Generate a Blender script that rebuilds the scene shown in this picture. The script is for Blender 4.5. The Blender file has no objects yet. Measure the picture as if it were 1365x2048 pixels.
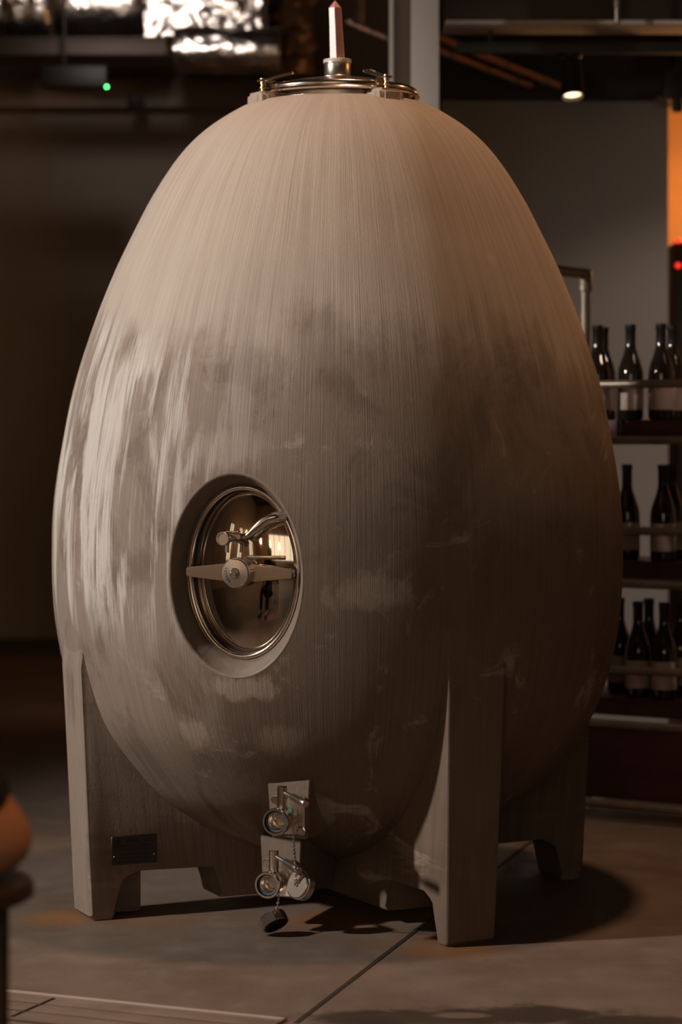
import bpy, bmesh, math, random
from math import sin, cos, pi, radians as R, atan2, sqrt
from mathutils import Vector, Matrix, noise, Quaternion
random.seed(7)
sc = bpy.context.scene
C = sc.collection

# ------------------------------------------------------------------ camera
F, D, HC, HY = 4835.0, 6.04, 1.15, 870.0
cd = bpy.data.cameras.new('camera')
cam = bpy.data.objects.new('camera', cd); C.objects.link(cam)
cam.location = (0, -D, HC); cam.rotation_euler = (R(90), 0, 0)
cd.sensor_fit = 'VERTICAL'; cd.sensor_height = 36.0; cd.sensor_width = 24.0
cd.lens = F / 2048 * 36
cd.shift_y = -(1024 - HY) / 2048
cd.clip_start = .05; cd.clip_end = 60
cd.dof.use_dof = True; cd.dof.focus_distance = 5.40; cd.dof.aperture_fstop = 2.8
sc.camera = cam
# ------------------------------------------------------------------ world, exposure
w = bpy.data.worlds.new('world'); sc.world = w; w.use_nodes = True
w.node_tree.nodes['Background'].inputs[0].default_value = (1.0, .80, .62, 1)
w.node_tree.nodes['Background'].inputs[1].default_value = .02
sc.view_settings.view_transform = 'Standard'; sc.view_settings.look = 'None'
sc.view_settings.exposure = 0.0; sc.view_settings.gamma = 1.0
sc.view_settings.use_curve_mapping = False
sc.cycles.max_bounces = 5; sc.cycles.diffuse_bounces = 2; sc.cycles.glossy_bounces = 4; sc.cycles.transmission_bounces = 2
sc.cycles.caustics_reflective = False; sc.cycles.caustics_refractive = False
sc.cycles.use_adaptive_sampling = True; sc.cycles.adaptive_threshold = .045
# ------------------------------------------------------------------ lamps: (position, aim, watts, colour, cone, blend, radius)
LAMPS = {
    'key':   ((-3.81, -1.78, 2.90), (0, -.05, 1.15), 640, (1, .91, .83), 64, .8, .10),
    'over':  ((.46, -.28, 5.30), (.22, -.35, 0), 285, (1, .57, .33), 41, .8, .16),
    'warm':  ((2.7, .75, 2.75), (.2, .1, 1.45), 30, (1, .42, .13), 40, .6, .05),
    'foil':  ((-.95, 2.9, 2.98), (-.75, 4.9, 3.40), 52, (1, .88, .80), 66, .8, .06),  # added spot, out of view, bringing up the foil highlights
    'rack':  (None, None, 14, (1, .74, .52), 80, .9, .03),
    'shelf': ((3.0, -.8, 3.4), (1.25, .95, .95), 75, (1, .74, .55), 30, .9, .05),  # added unseen spot: front light on rails and bottle labels
    'wash':  ((2.35, 2.45, 2.75), (1.0, 3.5, 1.0), 44, (1, .78, .62), 46, .9, .05),  # added off-frame washer that brightens the partition
    'floor': ((-.62, -1.80, 4.10), (-.62, -1.80, 0), 110, (1, .80, .66), 25, .8, .05),  # added downlight: brightens the front floor and its reflection in the door
    'guest': ((.65, -3.55, 3.3), (-.45, -2.8, .6), 100, (1, .45, .16), 16, .5, .04),  # added narrow orange spot for the elbow, fixture unseen
}
# added area fill behind the camera, lifting the tank's dark side
al = bpy.data.lights.new('window_daylight', 'AREA'); al.shape = 'RECTANGLE'; al.size = 4.4; al.size_y = 1.7
al.energy = 9; al.color = (1, .84, .72)
alo = bpy.data.objects.new('window_daylight', al); C.objects.link(alo)
alo.location = (-.6, -8.88, 2.0); alo.rotation_euler = (R(90), 0, 0)

def at(px, py, d):
    return Vector(((px - 682.5) / F * d, d - D, HC - (py - HY) / F * d))

# ------------------------------------------------------------------ materials
MATS = {}
def pmat(name, col, rough=.5, metal=0.0, emit=None, es=0, trans=0, ior=1.5, bump=None, var=None, coat=0, spec=.5, sss=0):
    m = bpy.data.materials.new(name); m.use_nodes = True
    nt = m.node_tree; b = nt.nodes['Principled BSDF']
    b.inputs['Base Color'].default_value = (*col, 1)
    b.inputs['Roughness'].default_value = rough
    b.inputs['Metallic'].default_value = metal
    b.inputs['IOR'].default_value = ior
    b.inputs['Specular IOR Level'].default_value = spec
    b.inputs['Coat Weight'].default_value = coat
    if trans: b.inputs['Transmission Weight'].default_value = trans
    if sss:
        b.inputs['Subsurface Weight'].default_value = sss
        b.inputs['Subsurface Radius'].default_value = (.02, .008, .005)
    if emit:
        b.inputs['Emission Color'].default_value = (*emit, 1); b.inputs['Emission Strength'].default_value = es
    if bump or var:
        tc = nt.nodes.new('ShaderNodeTexCoord')
    if var:
        sc_, amt = var
        n = nt.nodes.new('ShaderNodeTexNoise'); n.inputs['Scale'].default_value = sc_; n.inputs['Detail'].default_value = 5
        nt.links.new(tc.outputs['Object'], n.inputs['Vector'])
        r = nt.nodes.new('ShaderNodeValToRGB')
        r.color_ramp.elements[0].position = .3; r.color_ramp.elements[1].position = .7
        r.color_ramp.elements[0].color = (*[c * (1 - amt) for c in col], 1)
        r.color_ramp.elements[1].color = (*[min(1, c * (1 + amt)) for c in col], 1)
        nt.links.new(n.outputs['Fac'], r.inputs['Fac']); nt.links.new(r.outputs['Color'], b.inputs['Base Color'])
    if bump:
        sc_, st = bump
        n = nt.nodes.new('ShaderNodeTexNoise'); n.inputs['Scale'].default_value = sc_; n.inputs['Detail'].default_value = 4
        nt.links.new(tc.outputs['Object'], n.inputs['Vector'])
        bp = nt.nodes.new('ShaderNodeBump'); bp.inputs['Strength'].default_value = st; bp.inputs['Distance'].default_value = .01
        nt.links.new(n.outputs['Fac'], bp.inputs['Height']); nt.links.new(bp.outputs['Normal'], b.inputs['Normal'])
    MATS[name] = m
    return m

class NT:
    """small node-graph helper"""
    def __init__(s, m): s.t = m.node_tree
    def n(s, typ, **kw):
        nd = s.t.nodes.new(typ)
        for k, v in kw.items(): setattr(nd, k, v)
        return nd
    def put(s, sock, v):
        if isinstance(v, bpy.types.NodeSocket): s.t.links.new(v, sock)
        else: sock.default_value = v
    def math(s, op, a, b=0.0, c=None, clamp=False):
        nd = s.n('ShaderNodeMath', operation=op, use_clamp=clamp)
        s.put(nd.inputs[0], a); s.put(nd.inputs[1], b)
        if c is not None: s.put(nd.inputs[2], c)
        return nd.outputs[0]
    def xyz(s, x, y, z=0.0):
        nd = s.n('ShaderNodeCombineXYZ'); s.put(nd.inputs[0], x); s.put(nd.inputs[1], y); s.put(nd.inputs[2], z)
        return nd.outputs[0]
    def noise(s, vec, scale=1, detail=4, rough=.55, dist=0):
        nd = s.n('ShaderNodeTexNoise'); s.put(nd.inputs['Vector'], vec)
        nd.inputs['Scale'].default_value = scale; nd.inputs['Detail'].default_value = detail
        nd.inputs['Roughness'].default_value = rough; nd.inputs['Distortion'].default_value = dist
        return nd.outputs['Fac']
    def ss(s, v, a, b, lo=0.0, hi=1.0):
        nd = s.n('ShaderNodeMapRange', interpolation_type='SMOOTHSTEP')
        s.put(nd.inputs['Value'], v)
        nd.inputs['From Min'].default_value = a; nd.inputs['From Max'].default_value = b
        nd.inputs['To Min'].default_value = lo; nd.inputs['To Max'].default_value = hi
        return nd.outputs['Result']
    def mix(s, f, a, b, mode='MIX'):
        nd = s.n('ShaderNodeMix', data_type='RGBA', blend_type=mode)
        s.put(nd.inputs[0], f)
        for sock, v in ((nd.inputs[6], a), (nd.inputs[7], b)):
            s.put(sock, v if isinstance(v, bpy.types.NodeSocket) else (*v, 1))
        return nd.outputs[2]

def concrete_mat():
    m = pmat('brushed_concrete', (.4, .33, .27), .8, spec=.25)
    g = NT(m); b = g.t.nodes['Principled BSDF']
    tc = g.n('ShaderNodeTexCoord'); sp = g.n('ShaderNodeSeparateXYZ'); g.t.links.new(tc.outputs['Object'], sp.inputs[0])
    x, y, z = sp.outputs
    ang = g.math('ARCTAN2', x, g.math('MULTIPLY', y, -1.0))       # 0 at the front, seam at the back
    fine = g.noise(g.xyz(g.math('MULTIPLY', ang, 190), g.math('MULTIPLY', z, 2.6)), 1, 4, .65)
    wide = g.noise(g.xyz(g.math('MULTIPLY', ang, 21), g.math('MULTIPLY', z, 1.5)), 1, 4, .6)
    blot = g.noise(g.xyz(g.math('MULTIPLY', ang, 2.1), g.math('MULTIPLY', z, 2.6), 3.7), 1, 6, .6, .3)
    blot2 = g.noise(g.xyz(g.math('MULTIPLY', ang, 4.2), g.math('MULTIPLY', z, 4.2), 9.1), 1, 6, .65, .6)
    # washed lower zone: ragged edge about 1.4 m up
    edge = g.math('ADD', z, g.math('MULTIPLY', g.math('SUBTRACT', blot, .5), .55))
    edge = g.math('ADD', edge, g.math('MULTIPLY', g.math('SUBTRACT', wide, .5), .25))
    low = g.ss(edge, 1.46, 1.26)
    col = g.mix(g.ss(g.math('ADD', g.math('MULTIPLY', wide, .55), g.math('MULTIPLY', blot, .45)), .36, .64), (.42, .356, .303), (.485, .424, .367))
    col = g.mix(g.math('MULTIPLY', low, .92), col, (.268, .211, .173))
    dark = g.math('MULTIPLY', g.ss(blot2, .47, .61), low)
    col = g.mix(g.math('MULTIPLY', dark, .66), col, (.165, .125, .098))
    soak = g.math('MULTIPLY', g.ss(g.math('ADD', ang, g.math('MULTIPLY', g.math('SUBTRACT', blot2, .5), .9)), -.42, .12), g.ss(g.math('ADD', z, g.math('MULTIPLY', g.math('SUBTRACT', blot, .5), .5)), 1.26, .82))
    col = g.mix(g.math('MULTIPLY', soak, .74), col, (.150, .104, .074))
    # pale lime smears brushed down the flank
    sm = g.noise(g.xyz(g.math('MULTIPLY', ang, 11), g.math('MULTIPLY', z, 2.4), 1.3), 1, 6, .62, .4)
    flank = g.math('MULTIPLY', g.ss(ang, .25, -.45), g.ss(z, .62, .80))
    flank = g.math('MULTIPLY', flank, low)
    sm = g.math('ADD', sm, g.math('MULTIPLY', g.math('SUBTRACT', fine, .5), .16))
    sm = g.math('MULTIPLY', g.ss(sm, .45, .60), flank)
    col = g.mix(g.math('MULTIPLY', sm, .9), col, (.60, .555, .51))
    sm2 = g.math('MULTIPLY', g.ss(g.noise(g.xyz(g.math('MULTIPLY', ang, 5), g.math('MULTIPLY', z, 7), 6.3), 1, 7, .7, .8), .57, .70), low)
    col = g.mix(g.math('MULTIPLY', sm2, .65), col, (.47, .40, .345))
    # rubbed pale patches and a chipped spot
    rag = g.noise(g.xyz(g.math('MULTIPLY', ang, 16), g.math('MULTIPLY', z, 13), .4), 1, 6, .7)
    for (pa, pz, ra, rz, k_, c_) in ((-.18, .47, .095, .055, .75, (.43, .35, .29)), (.15, .465, .10, .05, .45, (.36, .29, .235)), (.02, .585, .16, .035, .6, (.45, .375, .315)), (.44, .80, .16, .06, .5, (.40, .325, .27)), (-.02, 1.12, .22, .05, .35, (.46, .39, .33)), (1.04, 1.56, .035, .022, .9, (.55, .44, .34))):
        dx = g.math('DIVIDE', g.math('SUBTRACT', ang, pa), ra); dz = g.math('DIVIDE', g.math('SUBTRACT', z, pz), rz)
        d = g.math('SQRT', g.math('ADD', g.math('MULTIPLY', dx, dx), g.math('MULTIPLY', dz, dz)))
        d = g.math('ADD', d, g.math('MULTIPLY', g.math('SUBTRACT', rag, .5), 2.4))
        col = g.mix(g.math('MULTIPLY', g.ss(d, 1.0, .35), k_), col, c_)
    # fine brush marks
    fm = g.ss(fine, .25, .75, .84, 1.14)
    nd = g.n('ShaderNodeVectorMath', operation='SCALE'); g.t.links.new(col, nd.inputs[0]); g.t.links.new(fm, nd.inputs['Scale'])
    g.t.links.new(nd.outputs[0], b.inputs['Base Color'])
    grain = g.noise(tc.outputs['Object'], 180, 3)
    h = g.math('ADD', g.math('MULTIPLY', fine, .8), g.math('MULTIPLY', grain, .35))
    bp = g.n('ShaderNodeBump'); bp.inputs['Strength'].default_value = .45; bp.inputs['Distance'].default_value = .003
    g.t.links.new(h, bp.inputs['Height']); g.t.links.new(bp.outputs[0], b.inputs['Normal'])
    return m

FEET = []
def floor_mat():
    m = pmat('polished_floor_concrete', (.2, .16, .13), .5)
    g = NT(m); b = g.t.nodes['Principled BSDF']
    tc = g.n('ShaderNodeTexCoord'); sp = g.n('ShaderNodeSeparateXYZ'); g.t.links.new(tc.outputs['Object'], sp.inputs[0])
    x, y, z = sp.outputs; P = tc.outputs['Object']
    n1 = g.noise(P, 2.2, 6, .6); n2 = g.noise(P, 9, 6, .65); n3 = g.noise(P, 160, 3, .6)
    col = g.mix(g.ss(n1, .3, .7), (.152, .111, .085), (.212, .159, .123))
    col = g.mix(g.math('MULTIPLY', g.ss(n2, .5, .75), .35), col, (.26, .20, .16))
    def spot(px, py, rx, ry, wob, a=1.0, c=.55):
        dx = g.math('DIVIDE', g.math('SUBTRACT', x, px), rx); dy = g.math('DIVIDE', g.math('SUBTRACT', y, py), ry)
        d = g.math('SQRT', g.math('ADD', g.math('MULTIPLY', dx, dx), g.math('MULTIPLY', dy, dy)))
        d = g.math('ADD', d, g.math('MULTIPLY', g.math('SUBTRACT', n2, .5), wob))
        return g.ss(d, a, c)
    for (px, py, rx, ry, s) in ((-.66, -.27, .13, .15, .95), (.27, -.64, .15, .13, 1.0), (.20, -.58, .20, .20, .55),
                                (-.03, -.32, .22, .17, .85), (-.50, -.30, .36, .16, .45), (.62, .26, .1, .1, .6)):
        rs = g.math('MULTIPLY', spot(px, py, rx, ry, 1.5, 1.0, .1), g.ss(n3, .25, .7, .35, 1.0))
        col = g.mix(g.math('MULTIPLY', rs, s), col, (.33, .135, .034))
    wet = g.math('MAXIMUM', spot(.36, -1.245, .25, .105, 1.5), g.math('MAXIMUM', spot(.10, -1.275, .24, .085, 1.3), spot(.56, -1.30, .20, .07, 1.3)))
    hole = spot(.24, -1.25, .07, .03, .8)
    wet = g.math('MULTIPLY', wet, g.math('SUBTRACT', 1.0, hole))
    col = g.mix(g.math('MULTIPLY', wet, .92), col, (.055, .043, .033))
    scr = g.ss(g.noise(g.xyz(g.math('ADD', x, g.math('MULTIPLY', y, .4)), g.math('MULTIPLY', y, 14)), 6, 3), .66, .74)
    col = g.mix(g.math('MULTIPLY', scr, .25), col, (.33, .27, .225))
    col = g.mix(g.ss(n3, .3, .7, 0, .16), col, (.08, .06, .05))
    g.t.links.new(col, b.inputs['Base Color'])
    rg = g.math('SUBTRACT', g.ss(n2, .3, .7, .50, .66), g.math('MULTIPLY', wet, .18))
    g.t.links.new(rg, b.inputs['Roughness'])
    bp = g.n('ShaderNodeBump'); bp.inputs['Strength'].default_value = .12; bp.inputs['Distance'].default_value = .004
    g.t.links.new(n3, bp.inputs['Height']); g.t.links.new(bp.outputs[0], b.inputs['Normal'])
    return m

M_CONC = concrete_mat()
M_FLOOR = floor_mat()
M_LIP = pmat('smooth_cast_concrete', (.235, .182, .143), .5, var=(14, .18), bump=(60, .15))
M_PAD = pmat('rough_cast_concrete', (.40, .325, .26), .75, var=(30, .12), bump=(90, .3))
M_STEEL = pmat('polished_stainless', (.72, .64, .57), .20, 1)
M_MIRROR = pmat('mirror_stainless', (.64, .56, .49), .055, 1)
M_SATIN = pmat('satin_stainless', (.60, .53, .47), .33, 1)
M_BRASS = pmat('brass', (.72, .46, .22), .28, 1)
M_BLACK = pmat('matte_black', (.012, .011, .010), .5)
M_RUBBER = pmat('black_rubber', (.018, .016, .015), .45)
M_BLUE = pmat('blue_seal', (.035, .12, .27), .45)
M_GREEN = pmat('green_tag', (.03, .13, .07), .5)
M_QUARTZ = pmat('rose_quartz', (.47, .225, .21), .32, sss=.35, var=(26, .14))
M_WHITE = pmat('white_silicone', (.66, .58, .50), .5)
M_PLATE = pmat('dark_nameplate', (.07, .06, .055), .38, .6)
M_PRINT = pmat('nameplate_print', (.020, .018, .017), .6)
M_WALLD = pmat('dark_wall_paint', (.33, .272, .228), .85, var=(.7, .18), bump=(80, .05))
M_WALLG = pmat('grey_wall_paint', (.30, .262, .232), .85, var=(.9, .08), bump=(90, .05))
M_TAN = pmat('tan_plaster', (.36, .28, .215), .85, var=(1.1, .12), bump=(70, .05))
M_CEIL = pmat('dark_ceiling', (.045, .038, .033), .9)
M_COL = pmat('grey_painted_steel', (.68, .62, .57), .5, var=(3, .08))
M_FOIL = pmat('foil_insulation', (.80, .74, .70), .24, 1, bump=(45, .5))
M_TRAY = pmat('bronze_painted_steel', (.050, .031, .023), .5, .4)
M_VENT = pmat('tarnished_duct', (.10, .062, .042), .45, .5)
M_COPPER = pmat('copper_pipe', (.62, .30, .14), .3, 1)
M_PIPE = pmat('galvanised_pipe', (.30, .25, .20), .45, .7, var=(12, .2))
M_WOOD = pmat('dark_red_wood', (.075, .024, .018), .55, var=(9, .25))
M_PANEL = pmat('oxblood_panel', (.10, .030, .024), .6, var=(5, .2))
M_GLASS = pmat('dark_bottle_glass', (.020, .013, .010), .07, coat=.3)
M_CAPS = pmat('black_capsule', (.012, .011, .011), .4)
M_LABEL = pmat('paper_label', (.50, .39, .34), .8)
M_GLED = pmat('green_led', (.02, .3, .06), .4, emit=(.10, 1, .22), es=14)
M_RLED = pmat('red_lamp', (.3, .01, .01), .4, emit=(1, .03, .02), es=1.6)
M_BULB = pmat('lit_lamp_face', (1, .8, .6), .4, emit=(1, .66, .38), es=4)
M_PEND = pmat('lit_pendant_glass', (1, .7, .4), .4, emit=(1, .50, .17), es=9)
M_ADDED_PANE = pmat('daylit_window_pane', (.8, .8, .8), .3, emit=(1, .87, .62), es=.9)  # glow of the added panes, for fill and reflections
M_ORANGE = pmat('amber_plaster', (.50, .25, .10), .8, var=(4, .15))
M_SKIN = pmat('skin', (.50, .25, .15), .5, sss=.15)
M_SHIRT = pmat('black_cotton', (.014, .013, .013), .9)
M_TROUS = pmat('charcoal_cloth', (.03, .028, .028), .9)
M_HAIR = pmat('dark_hair', (.02, .012, .008), .6)
M_DARKWOOD = pmat('dark_wood', (.035, .022, .016), .5, var=(12, .25))
M_RAIL = pmat('bright_rail_steel', (.62, .53, .46), .35, .3)
M_SEAL = pmat('dark_joint_sealant', (.028, .022, .018), .7)
M_DRAIN = pmat('worn_drain_steel', (.30, .225, .18), .42, .35, var=(8, .15))

# ------------------------------------------------------------------ mesh helpers
def mk(name, bm, mat, parent=None, smooth=True, angle=38, loc=None):
    bmesh.ops.recalc_face_normals(bm, faces=bm.faces[:])
    if smooth:
        for f in bm.faces: f.smooth = True
        a = R(angle)
        for e in bm.edges:
            e.smooth = not (len(e.link_faces) == 2 and e.calc_face_angle(0) > a)
    me = bpy.data.meshes.new(name); bm.to_mesh(me); bm.free()
    me.materials.append(mat)
    o = bpy.data.objects.new(name, me); C.objects.link(o)
    if parent: o.parent = parent
    if loc: o.location = loc
    return o
def empty(name, loc=(0, 0, 0), rz=0.0, parent=None):
    o = bpy.data.objects.new(name, None); C.objects.link(o); o.location = loc; o.rotation_euler = (0, 0, rz)
    o.empty_display_size = .05
    if parent: o.parent = parent
    return o
def tag(o, label, cat, group=None, kind=None):
    o['label'] = label; o['category'] = cat
    if group: o['group'] = group
    if kind: o['kind'] = kind
    return o
def struct(o, label=None):
    o['kind'] = 'structure'
    if label: o['label'] = label
    return o
def box(bm, lo, hi, bev=0, mat=None, seg=2):
    vs = [bm.verts.new((x, y, z)) for x in (lo[0], hi[0]) for y in (lo[1], hi[1]) for z in (lo[2], hi[2])]
    idx = ((0, 1, 3, 2), (4, 6, 7, 5), (0, 4, 5, 1), (2, 3, 7, 6), (0, 2, 6, 4), (1, 5, 7, 3))
    fs = [bm.faces.new([vs[i] for i in f]) for f in idx]
    if mat is not None: bmesh.ops.transform(bm, matrix=mat, verts=vs)
    if bev:
        es = list({e for f in fs for e in f.edges})
        bmesh.ops.bevel(bm, geom=es, offset=bev, segments=seg, profile=.6, affect='EDGES')
def nb(): return bmesh.new()
def boxo(name, lo, hi, mat, parent=None, bev=0, m=None, seg=2):
    b = nb(); box(b, lo, hi, bev, m, seg); return mk(name, b, mat, parent)
def lathe(bm, prof, seg=32, m=None, sx=1.0, sy=1.0):
    """profile [(r, z)] about z; closed at r = 0"""
    rings = []
    new = []
    for r, z in prof:
        if r < 1e-6:
            v = bm.verts.new((0, 0, z)); rings.append([v]); new.append(v)
        else:
            ring = [bm.verts.new((r * sx * cos(2 * pi * i / seg), r * sy * sin(2 * pi * i / seg), z)) for i in range(seg)]
            rings.append(ring); new += ring
    for a, b_ in zip(rings, rings[1:]):
        if len(a) == 1 and len(b_) == 1: continue
        for i in range(seg):
            j = (i + 1) % seg
            if len(a) == 1: bm.faces.new((a[0], b_[i], b_[j]))
            elif len(b_) == 1: bm.faces.new((a[i], a[j], b_[0]))
            else: bm.faces.new((a[i], a[j], b_[j], b_[i]))
    if m is not None: bmesh.ops.transform(bm, matrix=m, verts=new)
    return new
def ring_prof(r0, r1, z0, z1, c=.0015):
    return [(r0 + c, z0), (r1 - c, z0), (r1, z0 + c), (r1, z1 - c), (r1 - c, z1), (r0 + c, z1), (r0, z1 - c), (r0, z0 + c), (r0 + c, z0)]
def cyl_prof(r, z0, z1, c=.0015):
    return [(0, z0), (r - c, z0), (r, z0 + c), (r, z1 - c), (r - c, z1), (0, z1)]
def axis_m(p, d):
    q = Vector((0, 0, 1)).rotation_difference(Vector(d).normalized())
    return Matrix.Translation(Vector(p)) @ q.to_matrix().to_4x4()
def tube(bm, pts, r, seg=10, closed=False, caps=True):
    pts = [Vector(p) for p in pts]; n = len(pts)
    rr = r if isinstance(r, (list, tuple)) else [r] * n
    up = None; rings = []
    for i, p in enumerate(pts):
        if closed: t = pts[(i + 1) % n] - pts[i - 1]
        else: t = pts[min(i + 1, n - 1)] - pts[max(i - 1, 0)]
        t.normalize()
        if up is None:
            up = Vector((0, 0, 1)) if abs(t.z) < .9 else Vector((1, 0, 0))
        u = (up - t * up.dot(t)).normalized(); v = t.cross(u); up = u
        rings.append([bm.verts.new(p + (u * cos(2 * pi * k / seg) + v * sin(2 * pi * k / seg)) * rr[i]) for k in range(seg)])
    pairs = list(zip(rings, rings[1:])) + ([(rings[-1], rings[0])] if closed else [])
    for a, b_ in pairs:
        for k in range(seg):
            j = (k + 1) % seg; bm.faces.new((a[k], a[j], b_[j], b_[k]))
    if caps and not closed:
        bm.faces.new(rings[0][::-1]); bm.faces.new(rings[-1])
def catmull(P, n=6):
    out = []
    Q = [P[0]] + list(P) + [P[-1]]
    for i in range(1, len(Q) - 2):
        p0, p1, p2, p3 = (Vector(Q[i + k]) for k in (-1, 0, 1, 2))
        for k in range(n):
            t = k / n
            out.append(.5 * ((2 * p1) + (p2 - p0) * t + (2 * p0 - 5 * p1 + 4 * p2 - p3) * t * t + (3 * p1 - p0 - 3 * p2 + p3) * t ** 3))
    out.append(Vector(P[-1]))
    return out
def prism(bm, poly, h0, h1, m=None):
    a = [bm.verts.new((x, y, h0)) for x, y in poly]; b_ = [bm.verts.new((x, y, h1)) for x, y in poly]
    bm.faces.new(a[::-1]); bm.faces.new(b_)
    n = len(poly)
    for i in range(n): bm.faces.new((a[i], a[(i + 1) % n], b_[(i + 1) % n], b_[i]))
    if m is not None: bmesh.ops.transform(bm, matrix=m, verts=a + b_)

# ------------------------------------------------------------------ lamps as built spotlights
def spotlight(pos, aim, key, label, ceiling=None, scale=1.0, body_len=.16, group=None):
    _, _, watts, col, cone, blend, rad = LAMPS[key]
    pos = Vector(pos); d = (Vector(aim) - pos).normalized()
    t = empty('track_spotlight', pos); tag(t, label, 'spotlight', group)
    b = nb(); s = scale
    lathe(b, [(0, -body_len * s), (.034 * s, -body_len * s), (.04 * s, -(body_len - .006) * s), (.04 * s, .012 * s), (.036 * s, .012 * s), (.035 * s, -.012 * s), (0, -.012 * s)], 28, axis_m((0, 0, 0), d))
    mk('lamp_housing', b, M_BLACK, t)
    b = nb(); lathe(b, [(0, -.010 * s), (.034 * s, -.010 * s), (.034 * s, -.004 * s), (0, -.002 * s)], 24, axis_m((0, 0, 0), d)); mk('lamp_lens', b, M_BULB, t)
    up = (ceiling if ceiling is not None else pos.z + .25) - pos.z
    b = nb(); back = -d * .09 * s
    tube(b, [back, Vector((back.x, back.y, up))], .009, 8); mk('mounting_stem', b, M_BLACK, t)
    b = nb(); lathe(b, cyl_prof(.04, up - .02, up), 20, Matrix.Translation((back.x, back.y, 0))); mk('ceiling_mount', b, M_BLACK, t)
    ld = bpy.data.lights.new(key + '_light', 'SPOT'); ld.energy = watts; ld.color = col
    ld.spot_size = R(cone); ld.spot_blend = blend; ld.shadow_soft_size = rad
    lo = bpy.data.objects.new('spot_beam', ld); C.objects.link(lo); lo.parent = t
    lo.location = d * .03; lo.rotation_euler = d.to_track_quat('-Z', 'Y').to_euler()
    return t

ZC = 5.6
# ------------------------------------------------------------------ room shell
struct(boxo('floor', (-5.2, -9.2, -.12), (5.2, 9.0, 0), M_FLOOR))
struct(boxo('ceiling', (-5.2, -9.2, ZC), (5.2, 9.0, ZC + .12), M_CEIL))
struct(boxo('wall_back', (-5.0, 6.8, 0), (.86, 6.95, ZC), M_WALLD))
struct(boxo('wall_left', (-5.15, -9.0, 0), (-5.0, 6.95, ZC), M_TAN))
struct(boxo('wall_right', (5.0, -9.0, 0), (5.15, 6.95, ZC), M_WALLD))
struct(boxo('wall_front', (-5.0, -9.15, 0), (5.0, -9.0, ZC), M_TAN))
struct(boxo('wall_partition', (.40, 3.5, 0), (1.292, 3.68, 2.52), M_WALLG))
struct(boxo('wall_beyond', (.86, 5.2, 0), (5.0, 5.35, ZC), M_ORANGE))
struct(boxo('trim_1', (.36, 3.42, 2.47), (5.0, 3.72, ZC), M_CEIL))       # soffit above the partition
struct(boxo('trim_2', (-5.0, 6.55, 2.86), (.86, 6.8, 3.0), M_WALLD))       # ledge along the back wall
struct(boxo('baseboard_back', (-5.0, 6.74, 0), (.86, 6.8, .07), M_BLACK))
# sealant joint in the floor
p0, p1 = Vector((.152, -.507, 0)), Vector((-.088, -1.315, 0))
dr = (p1 - p0).normalized(); p0 = p0 - dr * 2.6
L = (p1 - p0).length
jm = Matrix.Translation(p0) @ Matrix.Rotation(atan2(dr.y, dr.x), 4, 'Z')
struct(boxo('trim_3', (0, -.0055, -.001), (L, .0055, .0012), M_SEAL, m=jm))

# added windows left and behind: glowing panes for fill and door reflections
struct(boxo('window_4', (-2.8, -9.0, 1.15), (1.6, -8.985, 2.85), M_ADDED_PANE))
wf = nb()
for k in range(6): box(wf, (-2.83 + k * .88, -8.99, 1.1), (-2.77 + k * .88, -8.94, 2.9))
for zz_ in (1.1, 2.85): box(wf, (-2.83, -8.99, zz_), (1.63, -8.94, zz_ + .05))
mk('window_frame', wf, M_BLACK, bpy.data.objects['window_4'])
wi = 1
for (yy, ww) in ((-4.2, .5), (-5.6, .5), (-7.4, .7)):  # bright upright slots added for the door to mirror
    o = struct(boxo('window_%d' % wi, (-5.005, yy - ww / 2, .9), (-4.99, yy + ww / 2, 2.5), M_ADDED_PANE)); wi += 1
    b = nb()
    for a0, a1, z0, z1 in ((-ww / 2 - .06, -ww / 2, .84, 2.56), (ww / 2, ww / 2 + .06, .84, 2.56), (-ww / 2, ww / 2, .84, .9), (-ww / 2, ww / 2, 2.5, 2.56), (-.015, .015, .9, 2.5)):
        box(b, (-5.0, yy + a0, z0), (-4.95, yy + a1, z1))
    mk('window_frame', b, M_BLACK, o)

# ------------------------------------------------------------------ the concrete egg
EGX, PHI = -.009, R(-19.5)
tank = empty('concrete_egg_tank', (EGX, 0, 0), PHI)
tag(tank, 'large grey egg-shaped concrete wine tank on four legs with round steel door', 'tank')
PROF = [(.0, .100), (.13, .112), (.245, .145), (.33, .18), (.40, .218), (.47, .265), (.536, .328), (.629, .45), (.675, .567), (.697, .668), (.707, .766), (.709, .88),
        (.704, .99), (.684, 1.125), (.653, 1.275), (.605, 1.426), (.558, 1.545), (.514, 1.639), (.459, 1.745), (.394, 1.8425), (.329, 1.9075), (.248, 1.960), (.205, 1.975), (.17, 1.979)]
prof = [(p.x, p.y) for p in catmull([(r, z, 0) for r, z in PROF], 7)]
prof[0] = (0, .1); prof.append((0, 1.980))
RA, RB = .1615, .2295     # opening at the shell
DZ = .842    # height of the door's centre
b = nb(); lathe(b, prof, 288)
shell = mk('egg_shell', b, M_CONC, tank)
def ell_cone(bm, secs, seg=96, cx=0, cz=DZ, caps=True):
    """loft of ellipses along local y: (y, a, b, dx, dz)"""
    rings = []
    for (yy, a, bb, dx, dz) in secs:
        rings.append([bm.verts.new((cx + dx + a * cos(2 * pi * i / seg), yy, cz + dz + bb * sin(2 * pi * i / seg))) for i in range(seg)])
    for A, B in zip(rings, rings[1:]):
        for i in range(seg):
            j = (i + 1) % seg; bm.faces.new((A[i], A[j], B[j], B[i]))
    if caps:
        bm.faces.new(rings[0][::-1]); bm.faces.new(rings[-1])
    return rings
b = nb()
ell_cone(b, [(-.80, RA, RB, 0, -.005), (-.585, RA, RB, 0, -.005)], cx=.004)
cut = mk('door_cutter', b, M_LIP)
cut.data.materials.clear(); cut.data.materials.append(M_LIP)
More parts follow.
